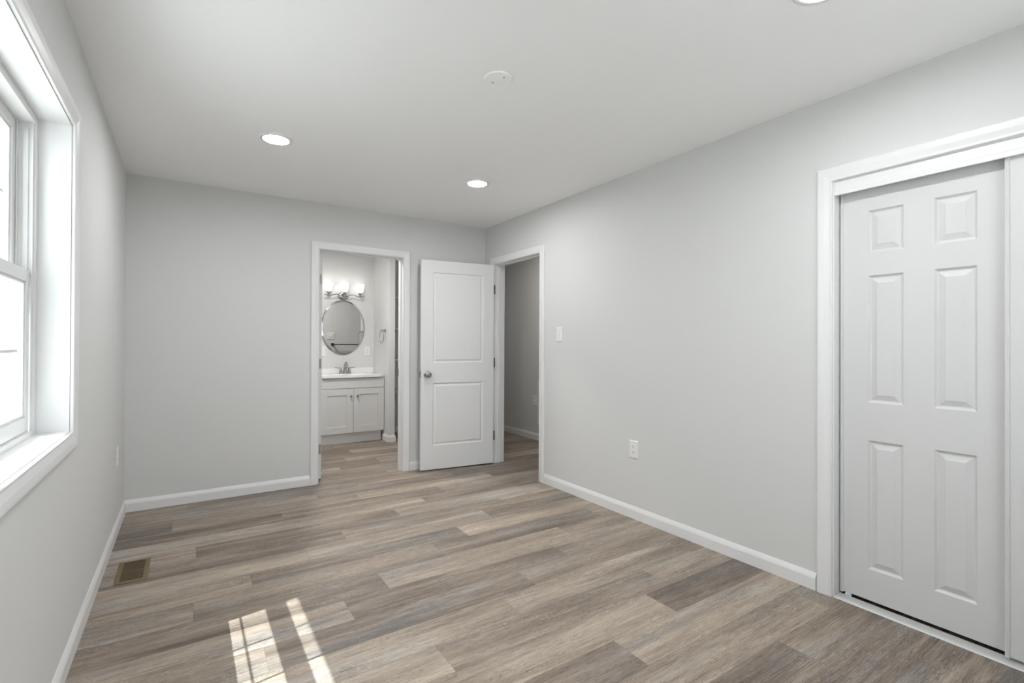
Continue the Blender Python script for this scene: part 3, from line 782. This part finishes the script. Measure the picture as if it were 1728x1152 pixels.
def vtop(bm):
    # slab with an oval basin opening, then the bowl
    x0, x1, y0, y1, zt, zb = 1.672, 2.4535, 6.028, 6.4985, .831, .8035
    n = 48; cx, cy, ax, ay = 2.055, 6.225, .205, .140
    inner = []; outer = []
    for k in range(n):
        a = 2*math.pi*k/n; c, s = math.cos(a), math.sin(a)
        inner.append((cx+ax*c, cy+ay*s))
        # ray to the rectangle border
        tx = ((x1-cx)/c if c > 1e-9 else (x0-cx)/c if c < -1e-9 else 1e9); ty = ((y1-cy)/s if s > 1e-9 else (y0-cy)/s if s < -1e-9 else 1e9)
        t = min(tx, ty); outer.append((cx+c*t, cy+s*t))
    I = [bm.verts.new((x, y, zt)) for x, y in inner]; O = [bm.verts.new((x, y, zt)) for x, y in outer]; B = [bm.verts.new((x, y, zb)) for x, y in outer]
    J = [bm.verts.new((cx+(x-cx)*1.06, cy+(y-cy)*1.06, zb)) for x, y in inner]
    rings = [I]
    for f, dz in ((.97, -.012), (.88, -.055), (.65, -.095), (.30, -.108)):
        rings.append([bm.verts.new((cx+(x-cx)*f, cy+(y-cy)*f, zt+dz)) for x, y in inner])
    for A, C in list(zip(rings, rings[1:])) + [(O, I), (B, O), (J, B)]:
        for k in range(n): bm.faces.new((A[k], A[(k+1)%n], C[(k+1)%n], C[k]))
    bm.faces.new(rings[-1])
    for x, y in ((x0,y0),(x1,y0),(x1,y1),(x0,y1)): pass
obj('slab', vtop, M_COUNTER, vt)
obj('backsplash', lambda bm: bbox(bm, (1.672, 6.479, .8315), (2.4535, 6.4985, .898), .003, 2), M_COUNTER, vt)
obj('drain', lambda bm: lathe(bm, [(.024, 0), (.024, .002), (.018, .004), (0, .005)], (0,0,1), (2.055, 6.225, .7235), 24), M_NICKEL, vt, smooth=True)
fa = thing('faucet', 'brushed nickel two-handle faucet on the vanity top below the mirror', 'faucet', (2.055, 6.395, .8312))
def fbase(bm):
    n = 40; lo = []
    for k in range(n):
        a = 2*math.pi*k/n; lo.append((math.copysign(.052, math.cos(a)) * (1 if abs(math.cos(a)) > 1e-6 else 0) + .026*math.cos(a), .026*math.sin(a)))
    sweep(bm, [[(x, y, .0004) for x, y in lo], [(x, y, .008) for x, y in lo], [(x*.96, y*.9, .012) for x, y in lo]])
obj('base_plate', fbase, M_NICKEL, fa, smooth=True, auto=40)
def spout(bm):
    lathe(bm, [(.024, .012), (.0215, .05), (.0175, .085)], (0,0,1), (0,0,0), 24)
    pts = []; rad = []
    for k in range(15):
        a = math.pi*1.02*k/14
        pts.append((0, -.052 + .052*math.cos(a), .088 + .052*math.sin(a))); rad.append(.0168 - .0045*k/14)
    tube(bm, pts, rad, 18)
    tube(bm, [(0, -.104, .0865), (0, -.106, .070)], [.0135, .0125], 18)
obj('spout', spout, M_NICKEL, fa, smooth=True, auto=50)
for s in (-1, 1):
    def hd(bm):
        lathe(bm, [(.024, .012), (.020, .030), (.0135, .060), (.012, .070), (.0135, .074), (.010, .080), (0, .081)], (0,0,1), (s*.0515, 0, 0), 24)
        tube(bm, [(s*.050, 0, .074), (s*.075, -.004, .0745), (s*.100, -.006, .078), (s*.126, -.007, .081)], [.0065, .0062, .0058, .0060], 12)
    obj('handle', hd, M_NICKEL, fa, smooth=True, auto=45)
# mirror
MC, MA, MB_ = (2.055, 6.4995, 1.424), .2785, .353
mi = thing('oval_mirror', 'frameless oval mirror with a slanted glass edge above the bathroom vanity', 'mirror', MC)
def ell(bm, f, y, n=96): return [bm.verts.new(((MA-f)*math.cos(2*math.pi*k/n), y, (MB_-f)*math.sin(2*math.pi*k/n))) for k in range(n)]
def mir(bm): bm.faces.new(ell(bm, .0185, -.0092))
obj('glass', mir, M_MIRROR, mi)
def bev(bm):
    rs = [ell(bm, .003, -.0012), ell(bm, 0, -.002), ell(bm, 0, -.0065), ell(bm, .0183, -.0090)]
    for A, B in zip(rs, rs[1:]):
        for k in range(96): bm.faces.new((A[k], A[(k+1)%96], B[(k+1)%96], B[k]))
obj('bevelled_edge', bev, M_BEVEL, mi, smooth=True, auto=20)
# vanity light
vl = thing('vanity_light', 'brushed nickel three-shade wall light above the oval mirror', 'wall light', (2.054, 6.4995, 1.838))
def canopy(bm):
    n = 40
    def ring(f, y): return [bm.verts.new((.068*f*math.cos(2*math.pi*k/n), y, -.006 + .056*f*math.sin(2*math.pi*k/n))) for k in range(n)]
    rs = [ring(1, -.0008), ring(1, -.006), ring(.93, -.014), ring(.78, -.021), ring(.5, -.025), ring(.2, -.026)]
    for A, B in zip(rs, rs[1:]):
        for k in range(n): bm.faces.new((A[k], A[(k+1)%n], B[(k+1)%n], B[k]))
    bm.faces.new(rs[-1])
    tube(bm, [(0, -.024, -.004), (0, -.078, -.006)], .008, 14)
obj('canopy', canopy, M_NICKEL, vl, smooth=True, auto=50)
def arm(bm):
    pts = []
    for k in range(61):
        x = -.252 + .504*k/60
        pts.append((x, -.080, -.003 - .0105*math.cos(2*math.pi*x/.196)))
    tube(bm, pts, .0058, 12)
obj('arm', arm, M_NICKEL, vl, smooth=True, auto=60)
for x in (-.196, 0, .196):
    cu = obj('socket_cup', lambda bm: lathe(bm, [(.008, -.008), (.010, .006), (.021, .012), (.0245, .024), (.0245, .036), (.021, .040)], (0,0,1), (x, -.080, 0), 28), M_NICKEL, vl, smooth=True, auto=40)
    obj('shade', lambda bm: lathe(bm, [(.020, .0405), (.030, .047), (.0375, .062), (.043, .085), (.047, .110), (.050, .140), (.051, .1505), (.048, .1505), (.045, .120), (.0405, .085), (.034, .062), (.018, .048)], (0,0,1), (x, -.080, 0), 32, True, True), M_SHADE, vl, smooth=True, auto=60)
# towel ring on the side of the stub wall
tr = thing('towel_ring', 'chrome towel ring on the short wall right of the vanity', 'towel ring', (2.4558, 6.030, 1.383))
def post(bm):
    lathe(bm, [(.024, .0004), (.024, .004), (.018, .009), (.010, .013), (.009, .040), (.012, .046), (.012, .054), (0, .057)], (-1,0,0), (0,0,0), 24)
obj('post', post, M_NICKEL, tr, smooth=True, auto=40)
def ringf(bm):
    tube(bm, [(-.050, .078*math.sin(2*math.pi*k/48), -.080 + .078*math.cos(2*math.pi*k/48)) for k in range(48)], .0045, 10, closed=True)
obj('ring', ringf, M_NICKEL, tr, smooth=True)
# towel bar on the bathroom side of the far wall (seen in the mirror)
tb = thing('towel_bar', 'dark metal towel bar reflected low in the oval mirror', 'towel bar', (2.60, L+WT, 1.200))
for s in (-1, 1):
    obj('post', lambda bm: [bbox(bm, (s*.225-.022, .0005, -.022), (s*.225+.022, .012, .022), .002, 1), bbox(bm, (s*.225-.012, .012, -.012), (s*.225+.012, .070, .012), .002, 1)], M_HINGE, tb)
obj('bar', lambda bm: tube(bm, [(-.213, .058, 0), (.213, .058, 0)], .009, 14), M_HINGE, tb, smooth=True, auto=50)
# linen shelves
first = None
names = {1.832: 'topmost', 1.420: 'second from the top', 1.014: 'third from the top', .600: 'lowest'}
for z, nm in names.items():
    if first is None:
        first = obj('linen_shelf', lambda bm: bbox(bm, (2.5305, 6.12, -.020), (2.9945, 6.4985, 0), .001, 1), M_SHELF); s = first
    else:
        s = first.copy(); COL.objects.link(s)
    s.location = (0, 0, z)
    tag(s, 'white linen shelf behind the bathroom wall end, ' + nm, 'shelf', 'linen closet shelves')
